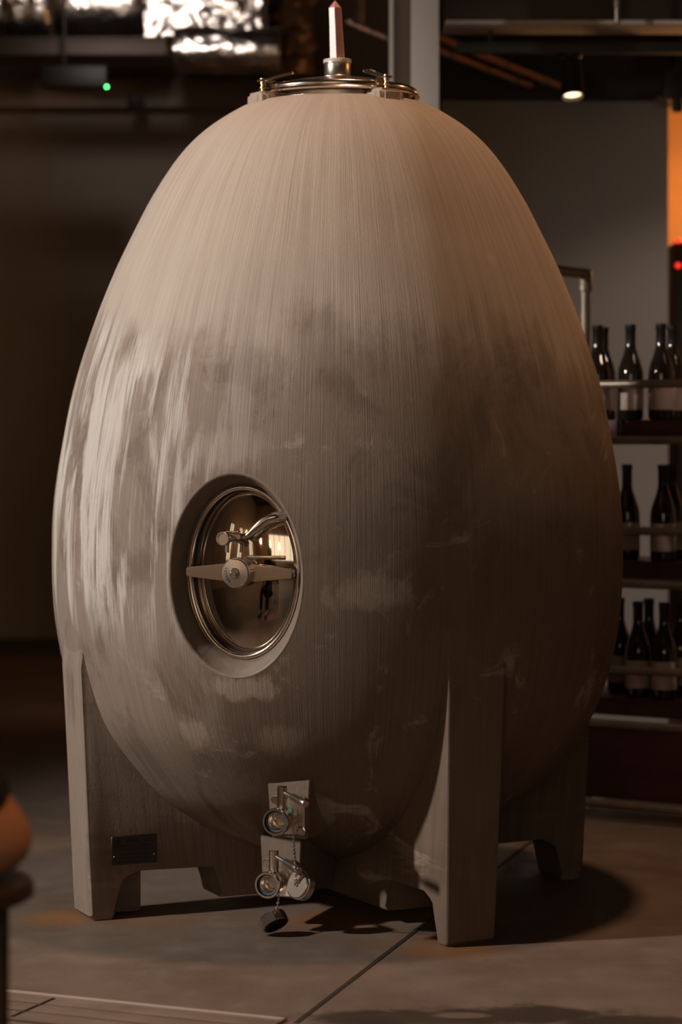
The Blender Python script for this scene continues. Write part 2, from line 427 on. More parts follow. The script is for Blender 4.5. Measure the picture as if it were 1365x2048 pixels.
shell.data.materials.append(M_LIP)
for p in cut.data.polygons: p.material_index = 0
cut.parent = tank
bpy.context.view_layer.update()
mod = shell.modifiers.new('door_hole', 'BOOLEAN'); mod.object = cut; mod.operation = 'DIFFERENCE'; mod.solver = 'EXACT'
try: mod.material_mode = 'TRANSFER'
except Exception: pass
dg = bpy.context.evaluated_depsgraph_get(); dg.update()
ev = shell.evaluated_get(dg); nm = bpy.data.meshes.new_from_object(ev, preserve_all_data_layers=True, depsgraph=dg)
shell.modifiers.clear(); shell.data = nm
bb = bmesh.new(); bb.from_mesh(nm)
for f in bb.faces: f.smooth = True
for e in bb.edges: e.smooth = not (len(e.link_faces) == 2 and e.calc_face_angle(0) > R(22))
bb.to_mesh(nm); bb.free()
bpy.data.objects.remove(cut, do_unlink=True)

# rounded lip and tapered throat of the door opening
def egg_r(z_):
    for (r0, z0), (r1, z1) in zip(prof, prof[1:]):
        if z0 <= z_ <= z1 and z1 > z0: return r0 + (r1 - r0) * (z_ - z0) / (z1 - z0)
    return 0
def surf(a, bb_, th):
    x_ = .004 + a * cos(th); z_ = DZ - .005 + bb_ * sin(th)
    return Vector((x_, -sqrt(max(0, egg_r(z_) ** 2 - x_ * x_)), z_))
b = nb(); rings = []; NS = 192
for i in range(NS):
    th = 2 * pi * i / NS; ring = []
    p0_ = surf(RA + .0004, RB + .0004, th) + Vector((0, -.0004, 0)); pc = surf(RA - .006, RB - .006, th) + Vector((0, -.0002, 0)); p2_ = surf(RA - .0085, RB - .0085, th) + Vector((0, .009, 0))
    ring.append(p0_ + Vector((0, .03, 0)))
    for k in range(9):
        t = k / 8; ring.append(p0_ * (1 - t) ** 2 + pc * 2 * t * (1 - t) + p2_ * t * t)
    q1 = Vector((.004 + .1365 * cos(th), -.640, DZ + .1955 * sin(th)))
    ring += [p2_.lerp(q1, .5), q1, Vector((.004 + .1365 * cos(th), -.60, DZ + .1955 * sin(th)))]
    rings.append([b.verts.new(p) for p in ring])
for i in range(NS):
    A_, B_ = rings[i], rings[(i + 1) % NS]
    for k in range(len(A_) - 1): b.faces.new((A_[k], A_[k + 1], B_[k + 1], B_[k]))
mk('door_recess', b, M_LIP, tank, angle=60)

# legs: four radial fins, each from the middle pad out to its foot
def fin(az, pad_s, arch0, arch1, foot_in, R_bot=.668, R_top=.693, ttop=.148, tbot=.124, toe=False):
    prof_s = [(0, .032), (pad_s, .032), (pad_s + .004, .040), (pad_s + .013, .108), (pad_s + .022, .116), (foot_in - .050, .112), (foot_in - .020, .107), (foot_in - .004, .094), (foot_in + .001, .072), (foot_in + .003, .014), (foot_in + .012, 0),
              (R_bot - .012, 0), (R_bot, .012), (R_top, .60), (R_top - .006, .70), (R_top - .05, .80), (.45, .82), (0, .82)]
    bm = nb(); rings = []
    for sg in (-1, 1):
        ring = []
        for s_, z_ in prof_s:
            t = (tbot + (ttop - tbot) * min(1, z_ / .6)) / 2
            ring.append(bm.verts.new((s_, sg * t, z_)))
        rings.append(ring)
    bm.faces.new(rings[0]); bm.faces.new(rings[1][::-1])
    n = len(prof_s); side = []
    for i in range(n):
        side.append(bm.faces.new((rings[0][i], rings[0][(i + 1) % n], rings[1][(i + 1) % n], rings[1][i])))
    es = [e for e in bm.edges if len(e.link_faces) == 2 and abs(e.verts[0].co.y - e.verts[1].co.y) < .02 and max(e.verts[0].co.x, e.verts[1].co.x) > .1]
    bmesh.ops.bevel(bm, geom=es, offset=.007, segments=3, profile=.5, affect='EDGES')
    if toe:
        box(bm, (.515, -.0615, 0), (.655, -.002, .15), .012)
    # local azimuth: direction (sin az, -cos az)
    m = Matrix.Rotation(az - pi / 2, 4, 'Z')
    bmesh.ops.transform(bm, matrix=m, verts=bm.verts)
    return mk('leg', bm, M_CONC, tank, angle=30)
fin(R(-46.5), .335, .355, .530, .600, toe=True)
fin(R(46.5), .375, .40, .570, .612)
fin(R(133.5), .335, .355, .54, .598)
fin(R(-133.5), .335, .355, .54, .598)

# manway frame, gasket, door
b = nb()
def ell_ring(bm, a, bb, y, rt, seg=96, n=12, dz=0):
    pts = [Vector((.004 + a * cos(2 * pi * i / seg), y, DZ + dz + bb * sin(2 * pi * i / seg))) for i in range(seg)]
    tube(bm, pts, rt, n, closed=True)
ell_ring(b, .1305, .1905, -.640, .0062)
ell_cone(b, [(-.644, .1365, .1955, 0, 0), (-.634, .1285, .1885, 0, 0), (-.60, .1275, .1875, 0, 0)], cx=.004, caps=False)
mk('manway_frame', b, M_STEEL, tank)
door = None
b = nb()
secs = []
for k in range(25):
    rr = 1 - k / 24.0
    secs.append((-.622 - .026 * (1 - rr ** 2.4), max(.0004, .1235 * rr), max(.0006, .1835 * rr), 0, 0))
ell_cone(b, [(-.60, .1235, .1835, 0, 0)] + secs, cx=.004)
door = mk('manway_door', b, M_MIRROR, tank)
b = nb(); ell_ring(b, .1255, .1855, -.620, .0040); mk('door_gasket', b, M_RUBBER, door)
# crossbar, thicker in the middle
b = nb()
for sgn in (-1, 1):
    P = [(0, .020), (.03, .020), (.124, .0105), (.127, .008), (.127, -.008), (.124, -.0105), (.03, -.020), (0, -.020)]
    m = Matrix(((sgn, 0, 0, .004), (0, 0, 1, -.662), (0, 1, 0, DZ), (0, 0, 0, 1)))
    prism(b, P, -.010, .012, m)
bmesh.ops.remove_doubles(b, verts=b.verts, dist=1e-5)
es = [e for e in b.edges if e.calc_length() > .03]
bmesh.ops.bevel(b, geom=es, offset=.003, segments=2, affect='EDGES')
mk('crossbar', b, M_STEEL, door)
# thin bar modelled in place of a reflection in the polished door
boxo('hinge_strap', (.02, -.664, DZ + .030), (.112, -.657, DZ + .039), M_STEEL, door, .002)
# nine-sided hand knob
b = nb(); ky = -.668
K = [(.0355 * cos(2 * pi * i / 9 + pi / 2), .0355 * sin(2 * pi * i / 9 + pi / 2)) for i in range(9)]
mK = Matrix(((1, 0, 0, .004), (0, 0, -1, ky), (0, 1, 0, DZ), (0, 0, 0, 1)))
prism(b, K, 0, .022, mK)
bmesh.ops.bevel(b, geom=b.edges[:], offset=.003, segments=2, affect='EDGES')
lathe(b, [(0, .018), (.0318, .018), (.0325, .023), (.0305, .0265), (.012, .028), (.0115, .026), (0, .026)], 40, mK)
knob = mk('hand_knob', b, M_SATIN, door)
b = nb(); lathe(b, ring_prof(.0088, .0115, .026, .030, .0008), 24, mK); lathe(b, cyl_prof(.0072, .024, .034, .001), 6, mK); mk('knob_nut', b, M_STEEL, door)
# the maker's word pressed into the knob, running down its left side
def text_mesh(body, size, depth):
    cu = bpy.data.curves.new('txt', 'FONT'); cu.body = body; cu.size = size; cu.extrude = depth; cu.align_x = 'CENTER'; cu.align_y = 'CENTER'
    o = bpy.data.objects.new('txt', cu); C.objects.link(o)
    dg = bpy.context.evaluated_depsgraph_get(); dg.update()
    me = bpy.data.meshes.new_from_object(o.evaluated_get(dg)); bpy.data.objects.remove(o, do_unlink=True)
    return me
b = nb()
for i, ch in enumerate('LUTTER'):
    a = R(152 + i * 16.5)
    me = text_mesh(ch, .0078, .0005)
    tmp = bmesh.new(); tmp.from_mesh(me)
    # letter tops point to the knob's centre
    m = mK @ Matrix.Translation((.0215 * cos(a), .0215 * sin(a), .0276)) @ Matrix.Rotation(a + pi / 2, 4, 'Z')
    bmesh.ops.transform(tmp, matrix=m, verts=tmp.verts)
    t2 = bpy.data.meshes.new('t'); tmp.to_mesh(t2); tmp.free(); b.from_mesh(t2); bpy.data.meshes.remove(t2); bpy.data.meshes.remove(me)
mk('knob_lettering', b, M_PLATE, door, smooth=False)
# sample tap with spout and lever
b = nb(); tx, tz = -.016, DZ + .078
mt = axis_m((tx, -.635, tz), (0, -1, 0))
lathe(b, [(0, 0), (.016, 0), (.016, .006), (.0095, .010), (.0095, .045), (.0115, .048), (.0115, .066), (.0155, .069), (.0155, .082), (.0145, .0835), (.0125, .0835), (.0125, .081), (0, .081)], 32, mt)
lathe(b, cyl_prof(.0065, -.013, .014), 20, Matrix.Translation((tx, -.690, tz)))
tube(b, [(tx, -.690, tz - .005), (tx, -.690, tz - .032)], .0052, 14)
mk('sample_tap', b, M_SATIN, door)
b = nb()
pts = catmull([(tx + .006, -.690, tz + .010), (tx + .030, -.685, tz + .004), (tx + .045, -.68, tz + .006), (tx + .062, -.678, tz + .020), (tx + .082, -.674, tz + .038), (tx + .106, -.668, tz + .048), (tx + .124, -.650, tz + .050)], 6)
rr = [.0045 + (.0105 - .0045) * min(1, max(0, (i - 6) / 14)) for i in range(len(pts))]
tube(b, pts, rr, 14)
box(b, (tx + .0, -.697, tz + .012), (tx + .03, -.683, tz + .016), .001)
lathe(b, cyl_prof(.007, -.698, -.68), 8, Matrix(((1, 0, 0, tx + .03), (0, 0, 1, 0), (0, 1, 0, tz + .004), (0, 0, 0, 1))))
mk('tap_lever', b, M_STEEL, door)

# nameplate on the left fin
az = R(-46.5)
u = Vector((sin(az), -cos(az), 0)); nrm = Vector((cos(az), sin(az), 0))          # nrm faces the front of the tank
mN = Matrix(((-u.x, 0, nrm.x, 0), (-u.y, 0, nrm.y, 0), (0, 1, 0, 0), (0, 0, 0, 1)))   # plate axes: right = inward, up = z, out
pl_c = u * .559 + nrm * .0655 + Vector((0, 0, .164))
mN = Matrix.Translation(pl_c) @ mN
b = nb(); box(b, (-.057, -.034, -.004), (.057, .034, .0025), .0008, mN, 1)
np_ = mk('nameplate', b, M_PLATE, tank)
b = nb()
for (x0, x1, z0, z1) in ((-.020, .012, .018, .024), (.022, .048, .018, .023), (-.048, -.005, .008, .011), (.014, .044, .008, .012), (-.040, .050, -.001, .001), (-.035, .03, -.012, -.0095), (-.03, .045, -.021, -.0185), (-.045, .035, -.029, -.027)):
    box(b, (x0, z0, .0022), (x1, z1, .0029), 0, mN)
prism(b, [(-.052, .010), (-.036, .010), (-.036, .022), (-.040, .029), (-.046, .029), (-.052, .020)], .0022, .0030, mN)
mk('plate_print', b, M_PRINT, np_, smooth=False)
for sx in (-.050, .050):
    b = nb(); lathe(b, [(.0028, 0), (.0026, .001), (.0015, .002), (0, .0024)], 12, mN @ Matrix.Translation((sx, -.014, .0022))); mk('rivet', b, M_STEEL, np_)

# outlet valves on two cast blocks
def chain_mesh(bm, pts, link=.0085, rw=.0014):
    Ls = [(Vector(b_) - Vector(a)).length for a, b_ in zip(pts, pts[1:])]; tot = sum(Ls); n = max(2, int(tot / (link * .72)))
    for i in range(n):
        s = (i + .5) / n * tot; k = 0
        while k < len(Ls) - 1 and s > Ls[k]: s -= Ls[k]; k += 1
        a, b_ = Vector(pts[k]), Vector(pts[k + 1]); t = (b_ - a).normalized(); p = a + t * s
        u_ = t.orthogonal().normalized(); u_ = Quaternion(t, (i % 2) * pi / 2 + .4) @ u_
        loop = [p + t * (link * .5 * cos(q * pi / 4)) + u_ * (link * .24 * sin(q * pi / 4)) for q in range(8)]
        tube(bm, loop, rw, 5, closed=True)
def block(cx, yf, z0, z1, wt, wb, depth, slant):
    bm = nb()
    f = [(-wt / 2, z1 - slant), (wt / 2, z1), (wb / 2, z0), (-wb / 2, z0 + .003)]
    prism(bm, f, 0, depth, Matrix(((1, 0, 0, cx), (0, 0, 1, yf), (0, 1, 0, 0), (0, 0, 0, 1))))
    bmesh.ops.bevel(bm, geom=bm.edges[:], offset=.0025, segments=2, affect='EDGES')
    return mk('mounting_block', bm, M_LIP, tank)
def valve(cx, yf, cz, hd):
    v = empty('outlet_valve', (cx, yf, cz), 0, tank)
    boxo('flange_plate', (-.040, -.006, -.050), (.040, .001, .036), M_SATIN, v, .002)
    for (bx, bz) in ((-.031, .027), (.031, .027), (.031, -.040), (-.031, -.040)):
        b = nb(); lathe(b, cyl_prof(.0095, 0, .008, .0015), 6, axis_m((bx, -.005, bz), (0, -1, 0))); lathe(b, cyl_prof(.0105, -.001, .0015, .0003), 16, axis_m((bx, -.005, bz), (0, -1, 0))); mk('bolt', b, M_STEEL, v)
    b = nb(); m = axis_m((0, -.004, -.010), (0, -1, 0))
    lathe(b, [(0, 0), (.022, 0), (.022, .012), (.026, .016), (.026, .042), (.022, .046), (.022, .052), (.0295, .056), (.0295, .072), (.031, .074), (.031, .083), (.0295, .086),
              (.0255, .086), (.0255, .077), (.0195, .077), (.0190, .044), (0, .040)], 40, m)
    mk('valve_body', b, M_STEEL, v)
    b = nb(); lathe(b, ring_prof(.0212, .0240, .0765, .0800, .0008), 40, m); mk('blue_seal', b, M_BLUE, v)
    b = nb(); lathe(b, ring_prof(.0240, .0256, .0765, .0790, .0005), 40, m); mk('black_seal', b, M_RUBBER, v)
    b = nb(); lathe(b, [(.0, .046), (.012, .048), (.0135, .0525), (.0188, .0545)], 28, m); mk('valve_ball', b, M_SATIN, v)
    b = nb(); lathe(b, cyl_prof(.0115, .0, .058, .0012), 28, Matrix.Translation((0, -.044, .006)))
    lathe(b, [(0, 0), (.0165, 0), (.0165, .006), (.0125, .011), (0, .011)], 28, Matrix.Translation((0, -.044, .004)))
    mk('valve_stem', b, M_STEEL, v)
    b = nb(); p = Vector((.006, -.047, .050)); d_ = Vector(hd).normalized()
    tube(b, [p, p + d_ * .040], .0048, 12)
    lathe(b, [(0, .034), (.0065, .034), (.0085, .038), (.0085, .072), (.009, .073), (.009, .092), (.0078, .094), (0, .094)], 20, axis_m(p, d_))
    mk('handle', b, M_SATIN, v)
    return v
B1x, B1y, B1z = .082, -.560, .300
block(B1x, B1y, .234, .372, .104, .086, .30, .012)
B2x, B2y, B2z = .006, -.412, .140
block(B2x, B2y, .068, .206, .103, .09, .25, -.006)
v1 = valve(B1x + .001, B1y, B1z - .005, (.78, -.62, -.14))
v2 = valve(B2x + .000, B2y, B2z - .017, (.80, -.52, -.20))
# keyring and green tag on the upper valve
b = nb()
tube(b, [Vector((B1x + .030 + .014 * cos(q * pi / 8), B1y - .056, B1z + .024 + .018 * sin(q * pi / 8))) for q in range(16)], .0011, 6, closed=True)
mk('key_ring', b, M_SATIN, v1).matrix_parent_inverse = Matrix.Translation((-(B1x + .001), -B1y, -(B1z - .005)))
b = nb(); lathe(b, cyl_prof(.0065, -.001, .001, .0003), 16, axis_m((B1x + .026, B1y - .060, B1z + .008), (-.4, -1, .2)))
mk('colour_tag', b, M_GREEN, v1).matrix_parent_inverse = Matrix.Translation((-(B1x + .001), -B1y, -(B1z - .005)))

def cap(c, d, label, rad=.034, th=.026):
    t = empty('blanking_cap', c, 0, tank)
    m = axis_m((0, 0, 0), d); b = nb()
    lathe(b, [(0, th / 2), (rad - .004, th / 2), (rad - .002, th / 2 - .002), (rad - .002, th / 2 - .006), (rad, th / 2 - .007), (rad, -th / 2 + .001), (rad - .002, -th / 2), (rad - .006, -th / 2), (rad - .006, -th / 2 + .010), (0, -th / 2 + .010)], 12 if label else 40, m)
    mk('cap_body', b, M_SATIN if not label else M_STEEL, t, angle=25)
    return t, m
c1 = Vector((B2x + .078, B2y - .075, B2z - .024))
t1, m1 = cap(c1, (-.42, -.86, .28), 0)
b = nb(); lathe(b, cyl_prof(.0045, .011, .019, .001), 12, m1); mk('cap_stud', b, M_STEEL, t1)
b = nb()
top = Vector((B1x + .030, B1y - .056, B1z + .006)) - c1; st = m1 @ Vector((0, 0, .018))
chain_mesh(b, [top, top * .5 + st * .5 + Vector((.001, -.002, 0)), Vector((st.x + .004, st.y - .004, st.z + .022)), st])
chain_mesh(b, [st + Vector((.0, 0, 0)), Vector((st.x + .016, st.y + .0, st.z + .020)), Vector((st.x + .028, st.y + .018, st.z + .016))])
mk('chain', b, M_SATIN, t1)
c2 = Vector((B2x + .018, B2y - .095, .034))
t2, m2 = cap(c2, (-.55, .35, .75), 1)
b = nb(); lathe(b, cyl_prof(.0275, -.0125, -.0035, .001), 32, m2); mk('cap_insert', b, M_RUBBER, t2)
b = nb()
top = Vector((B2x + .022, B2y - .070, B2z - .052)) - c2; st = m2 @ Vector((.018, -.026, .0))
chain_mesh(b, [top, top * .5 + st * .5 + Vector((.002, 0, 0)), st])
mk('chain', b, M_SATIN, t2)

# top hatch
lid = empty('top_hatch', (0, 0, 1.979), 0, tank)
b = nb(); lathe(b, [(.172, -.03), (.172, .018), (.166, .020), (.150, .020), (.150, -.03)], 96); mk('collar', b, M_SATIN, lid)
b = nb(); lathe(b, [(.155, .016), (.194, .016), (.1985, .019), (.2, .024), (.1985, .030), (.194, .033), (.186, .0335), (.178, .036), (.150, .0425), (.11, .052), (.06, .059), (0, .062)], 96)
lathe(b, [(.194, .012), (.204, .010), (.2065, .014), (.203, .019), (.197, .020)], 96)
mk('lid_dome', b, M_STEEL, lid, angle=50)
b = nb(); lathe(b, [(0, .055), (.044, .055), (.044, .0635), (.034, .066), (.0325, .068), (.0325, .096), (.0345, .098), (.0345, .100), (.02, .101), (0, .1005)], 48); mk('ferrule', b, M_SATIN, lid)
b = nb(); lathe(b, ring_prof(.018, .0350, .0985, .1085, .0012), 48); mk('white_gasket', b, M_WHITE, lid)
for k, a in enumerate((-37.5, 52.5, 142.5, -127.5)):
    a = R(a); o_ = Vector((sin(a), -cos(a), 0)); tn = Vector((cos(a), sin(a), 0))
    # cast pad
    b = nb(); P = [(-.040, -.05), (.040, -.05), (.040, .030), (.030, .042), (-.030, .042), (-.040, .030)]
    m = Matrix(((tn.x, o_.x, 0, o_.x * .205), (tn.y, o_.y, 0, o_.y * .205), (0, 0, 1, 0), (0, 0, 0, 1)))
    prism(b, P, -.06, .009, m)
    bmesh.ops.bevel(b, geom=b.edges[:], offset=.009, segments=3, affect='EDGES')
    mk('cast_pad', b, M_PAD, lid)
    b = nb(); q = o_ * .218 + Vector((0, 0, -.012))
    tube(b, [q + Vector((0, 0, .010)), q + Vector((0, 0, .052))], .0048, 12)
    lathe(b, cyl_prof(.008, .030, .036), 12, Matrix.Translation(q))
    box(b, (-.010, -.012, .036), (.010, .03, .041), .0015, Matrix(((tn.x, -o_.x, 0, q.x), (tn.y, -o_.y, 0, q.y), (0, 0, 1, 0), (0, 0, 0, 1))))
    mk('swing_bolt', b, M_BRASS, lid)
    b = nb(); d_ = (-o_ * .94 + Vector((0, 0, .30))).normalized(); up = tn
    st = q + Vector((0, 0, .050))
    loop = [st + tn * .006, st + d_ * .02 + tn * .011, st + d_ * .065 + tn * .017, st + d_ * .083 + tn * .011, st + d_ * .087, st + d_ * .083 - tn * .011, st + d_ * .065 - tn * .017, st + d_ * .02 - tn * .011, st - tn * .006]
    tube(b, catmull(loop, 4), .0042, 8)
    pl = [b.verts.new(p + s_ * d_.cross(tn) * .0012) for s_ in (1, -1) for p in loop]
    n_ = len(loop); b.faces.new(pl[:n_]); b.faces.new(pl[n_:][::-1])
    tube(b, [st + Vector((0, 0, -.008)), st + Vector((0, 0, .006))], .0075, 12)
    mk('wing_handle', b, M_STEEL, lid)

# rose quartz point
b = nb(); zt = 1.979 + .1085
hexr = lambda r, z, dx: [b.verts.new((dx + r * cos(pi / 3 * i + .42), r * sin(pi / 3 * i + .42) * .95, z)) for i in range(6)]
A = hexr(.0205, 0, 0); B = hexr(.0185, .075, -.003); Cc = hexr(.0175, .129, -.0055); tip = b.verts.new((-.0055, 0, .1490))
b.faces.new(A[::-1])
for P, Q in ((A, B), (B, Cc)):
    for i in range(6): b.faces.new((P[i], P[(i + 1) % 6], Q[(i + 1) % 6], Q[i]))
for i in range(6): b.faces.new((Cc[i], Cc[(i + 1) % 6], tip))
bmesh.ops.bevel(b, geom=b.edges[:], offset=.0006, segments=1, affect='EDGES')
tag(mk('quartz_point', b, M_QUARTZ, smooth=False, loc=(EGX, 0, zt)), 'pink rose quartz point standing on top of the egg tank', 'crystal')

# ------------------------------------------------------------------ slot drain in the floor
dang = atan2(-.243, .578)
drain = empty('slot_drain', (-.688, -1.056, 0), dang)
tag(drain, 'long steel slot drain set in the floor before the tank', 'drain')
x0, x1, xc = -1.2, .625, .122
boxo('channel', (x0, -.205, .0003), (x1, .004, .0010), M_SEAL, drain)
boxo('edge_rail', (x0, -.010, .0005), (x1, .006, .0065), M_RAIL, drain, .0015)
boxo('edge_rail', (x0, -.205, .0005), (x1, -.192, .0055), M_DRAIN, drain, .001)
for (xa, xb) in ((x0, xc - .005), (xc + .005, x1 - .012)):
    for (ya, yb) in ((-.070, -.014), (-.134, -.078), (-.188, -.142)):
        boxo('cover_plate', (xa, ya, .0008), (xb, yb, .0045), M_DRAIN, drain, .001)
boxo('end_stop', (x1 - .009, -.205, .0005), (x1 + .004, .006, .006), M_DRAIN, drain, .001)

# ------------------------------------------------------------------ wine rack
RK_ANG = R(-31.8); RKX, RKD = .888, 7.15
ex, ey = Vector((cos(RK_ANG), sin(RK_ANG), 0)), Vector((-sin(RK_ANG), cos(RK_ANG), 0))
rack = empty('pipe_wine_rack', (RKX, RKD - D, 0), RK_ANG)
tag(rack, 'pipe-framed wine rack with dark wood shelves behind the tank', 'rack')
def rk_t(px, yl):
    k = (px - 682.5) / F
    return (k * (RKD + ey.y * yl) - RKX - ey.x * yl) / (ex.x - k * ex.y)
T0, T1, DB = -.33, 1.25, .30
def rod(name, a, c, r, mat=M_PIPE, par=rack):
    b = nb(); tube(b, [a, c], r, 14); return mk(name, b, mat, par)
tiers = ((1.195, 1.301, 1.134), (.775, .866, .708), (.365, .452, .290))
for (zp, zg, zs) in tiers:
    rod('guard_rail', (T0, 0, zg), (T1, 0, zg), .0125)
    rod('support_pipe', (T0, -.004, zs), (T1, -.004, zs), .0125)
    rod('support_pipe', (T0, DB, zs), (T1, DB, zs), .0125)
    for (ya, yb) in ((.016, .148), (.154, DB + .02)):
        boxo('shelf_plank', (T0 - .02, ya, zp - .050), (T1 + .02, yb, zp), M_WOOD, rack, .003)
rod('support_pipe', (T0, 0, .048), (T1, 0, .048), .0125)
rod('support_pipe', (T0, DB, .048), (T1, DB, .048), .0125)
boxo('kick_panel', (T0 + .02, .03, .062), (T1 - .02, .05, .275), M_PANEL, rack, .002)
for tx_ in (T0, T1):
    for yl in (0, DB):
        b = nb(); zt_ = 1.655
        tube(b, [(tx_, yl, 0), (tx_, yl, zt_)], .0165, 14); mk('upright', b, M_PIPE, rack)
        b = nb(); lathe(b, cyl_prof(.024, zt_ - .055, zt_ - .035), 16, Matrix.Translation((tx_, yl, 0))); lathe(b, [(0, zt_ - .04), (.021, zt_ - .04), (.023, zt_ - .01), (.021, zt_ + .012), (0, zt_ + .02)], 16, Matrix.Translation((tx_, yl, 0))); mk('pipe_elbow', b, M_PIPE, rack)
        b = nb(); lathe(b, cyl_prof(.045, 0, .008), 20, Matrix.Translation((tx_, yl, 0))); mk('floor_flange', b, M_PIPE, rack)
    rod('top_pipe', (tx_, 0, 1.655), (tx_, DB, 1.655), .0165)
rod('rail_post', (rk_t(1238, 0), 0, 1.146), (rk_t(1238, 0), 0, 1.301), .006, M_BLACK)
rod('rail_post', (rk_t(1238, 0) + .45, 0, 1.146), (rk_t(1238, 0) + .45, 0, 1.301), .006, M_BLACK)

def make_bottle():
    t = empty('wine_bottle')
    b = nb(); lathe(b, [(0, .006), (.030, .0), (.0365, .003), (.038, .008), (.038, .135), (.0365, .150), (.031, .170), (.022, .195), (.0165, .215), (.0145, .235), (.0142, .27), (.0155, .271), (.0155, .284), (.013, .286), (0, .286)], 28)
    mk('bottle_glass', b, M_GLASS, t, angle=50)
    b = nb(); lathe(b, [(.0385, .030), (.0387, .0305), (.0387, .112), (.0385, .1125)], 28); mk('label', b, M_LABEL, t)
    b = nb(); lathe(b, [(.0152, .222), (.0149, .268), (.0163, .270), (.0163, .2855), (.0145, .2868), (0, .2868)], 24); mk('capsule', b, M_CAPS, t, angle=50)
    return t
def copy_tree(o, parent=None):
    c = o.copy(); C.objects.link(c); c.parent = parent
    for ch in o.children: copy_tree(ch, c)
    return c
proto = None
def bottle(px, yl, tier, label, grp):
    global proto
    if proto is None: proto = o = make_bottle()
    else: o = copy_tree(proto)
    t = rk_t(px, yl); zp = tiers[tier][0]
    p = Vector((RKX, RKD - D, 0)) + ex * t + ey * yl
    o.location = (p.x, p.y, zp); o.rotation_euler = (0, 0, random.uniform(-.3, .3))
    tag(o, label, 'wine bottle', grp)
g1, g2, g3 = 'bottles on the top shelf', 'bottles on the middle shelf', 'bottles on the bottom shelf'
for px, yl, l in ((1196, .075, 'dark wine bottle on the top shelf, nearest the tank'),
                  (1208, .20, 'dark wine bottle on top shelf, behind the one nearest the tank'),
                  (1262, .075, 'dark wine bottle standing alone mid-way on the top shelf'),
                  (1323, .075, 'dark wine bottle with pale label, front one at right on top shelf'),
                  (1346, .20, 'dark wine bottle at the right end of top shelf, behind its neighbour')):
    bottle(px, yl, 0, l, g1)
for px, yl, l in ((1255, .10, 'dark wine bottle on the middle shelf beside the tank'),
                  (1327, .075, 'dark wine bottle at right on the middle shelf, front of a pair'),
                  (1345, .20, 'dark wine bottle at right on the middle shelf, rear of a pair')):
    bottle(px, yl, 1, l, g2)
for px, yl, l in ((1240, .20, 'dark wine bottle on the bottom shelf, half hidden by the tank'),
                  (1277, .075, 'dark wine bottle on the bottom shelf, first clear of the tank'),
                  (1299, .215, 'dark wine bottle on the bottom shelf, rear one between two front bottles'),
                  (1329, .075, 'dark wine bottle on the bottom shelf, second front one from the tank'),
                  (1361, .215, 'dark wine bottle on the bottom shelf at the picture edge')):
    bottle(px, yl, 2, l, g3)

# ------------------------------------------------------------------ steel column behind the tank
cp = at(829, 0, 8.0)
col = empty('steel_column', (cp.x, cp.y, 0)); tag(col, 'grey painted steel column rising behind the top of the tank', 'column')
s8 = 8.0 / F
boxo('wide_flange', (-7 * s8, -.03, 0), (49 * s8, .11, ZC), M_COL, col, .003)
boxo('web', (-44 * s8, .07, 0), (-6 * s8, .09, ZC), M_COL, col)
boxo('thin_flange', (-49.5 * s8, -.06, 0), (-42 * s8, .11, ZC), M_COL, col, .002)
boxo('base_plate', (-.12, -.09, 0), (.12, .14, .012), M_COL, col, .002)

# ------------------------------------------------------------------ foil ducts and clutter at the ceiling
def foil_round(name, a, c, r, label, seed, amp=.016, dmp=1.0):
    a, c = Vector(a), Vector(c); L_ = (c - a).length; n = max(10, int(L_ / .02)); seg = 56
    bm = nb(); rings = []
    d_ = (c - a).normalized(); u_ = d_.orthogonal().normalized(); v_ = d_.cross(u_)
    for i in range(n + 1):
        p = a + d_ * (L_ * i / n); ring = []
        for k in range(seg):
            q = 2 * pi * k / seg; dirv = u_ * cos(q) + v_ * sin(q); pt = p + dirv * r
            h = noise.noise(pt * 9 + Vector((seed, 0, 0))) * amp * .6 + abs(noise.noise(pt * 23 + Vector((0, seed, 0)))) * amp * 1.2
            e = 1 - .10 * (abs(2 * i / n - 1) ** 8)
            ring.append(bm.verts.new(p + dirv * (r * e + h)))
        rings.append(ring)
    for A_, B_ in zip(rings, rings[1:]):
        for k in range(seg):
            j = (k + 1) % seg; bm.faces.new((A_[k], A_[j], B_[j], B_[k]))
    bm.faces.new(rings[0][::-1]); bm.faces.new(rings[-1])
    o = mk(name, bm, M_FOIL); me = o.data
    mid = (a + c) / 2; me.transform(Matrix.Translation(-mid)); o.location = mid
    return tag(o, label, 'duct', 'foil-wrapped ducts')
def foil_box(lo, hi, label, seed, amp=.02):
    lo, hi = Vector(lo), Vector(hi); bm = nb(); box(bm, lo, hi)
    for _ in range(5): bmesh.ops.subdivide_edges(bm, edges=bm.edges[:], cuts=1, use_grid_fill=True)
    bm.normal_update()
    dv = [(v, v.normal.copy()) for v in bm.verts]
    for v, n_ in dv:
        v.co += n_ * (noise.noise(v.co * 8 + Vector((seed, 0, 0))) * amp * .6 + abs(noise.noise(v.co * 23)) * amp * 1.4)
    o = mk('foil_duct', bm, M_FOIL, angle=80); mid = (lo + hi) / 2
    o.data.transform(Matrix.Translation(-mid)); o.location = mid
    return tag(o, label, 'duct', 'foil-wrapped ducts')
d0 = 11.0
def X(px, d=d0): return (px - 682.5) / F * d
def Z(py, d=d0): return HC - (py - HY) / F * d
foil_round('foil_duct', (X(-70), d0 - D, Z(20)), (X(12), d0 - D, Z(20)), .165, 'crumpled foil duct length at the far left picture edge', 3)
foil_round('foil_duct', (X(16), d0 - D, Z(8)), (X(106), d0 - D, Z(8)), .185, 'creased foil duct length, second from the left', 11, .022)
foil_round('foil_duct', (X(112), d0 - D, Z(5)), (X(289), d0 - D, Z(5)), .185, 'smooth bright foil duct length left of the crumpled foil box', 19, .009)
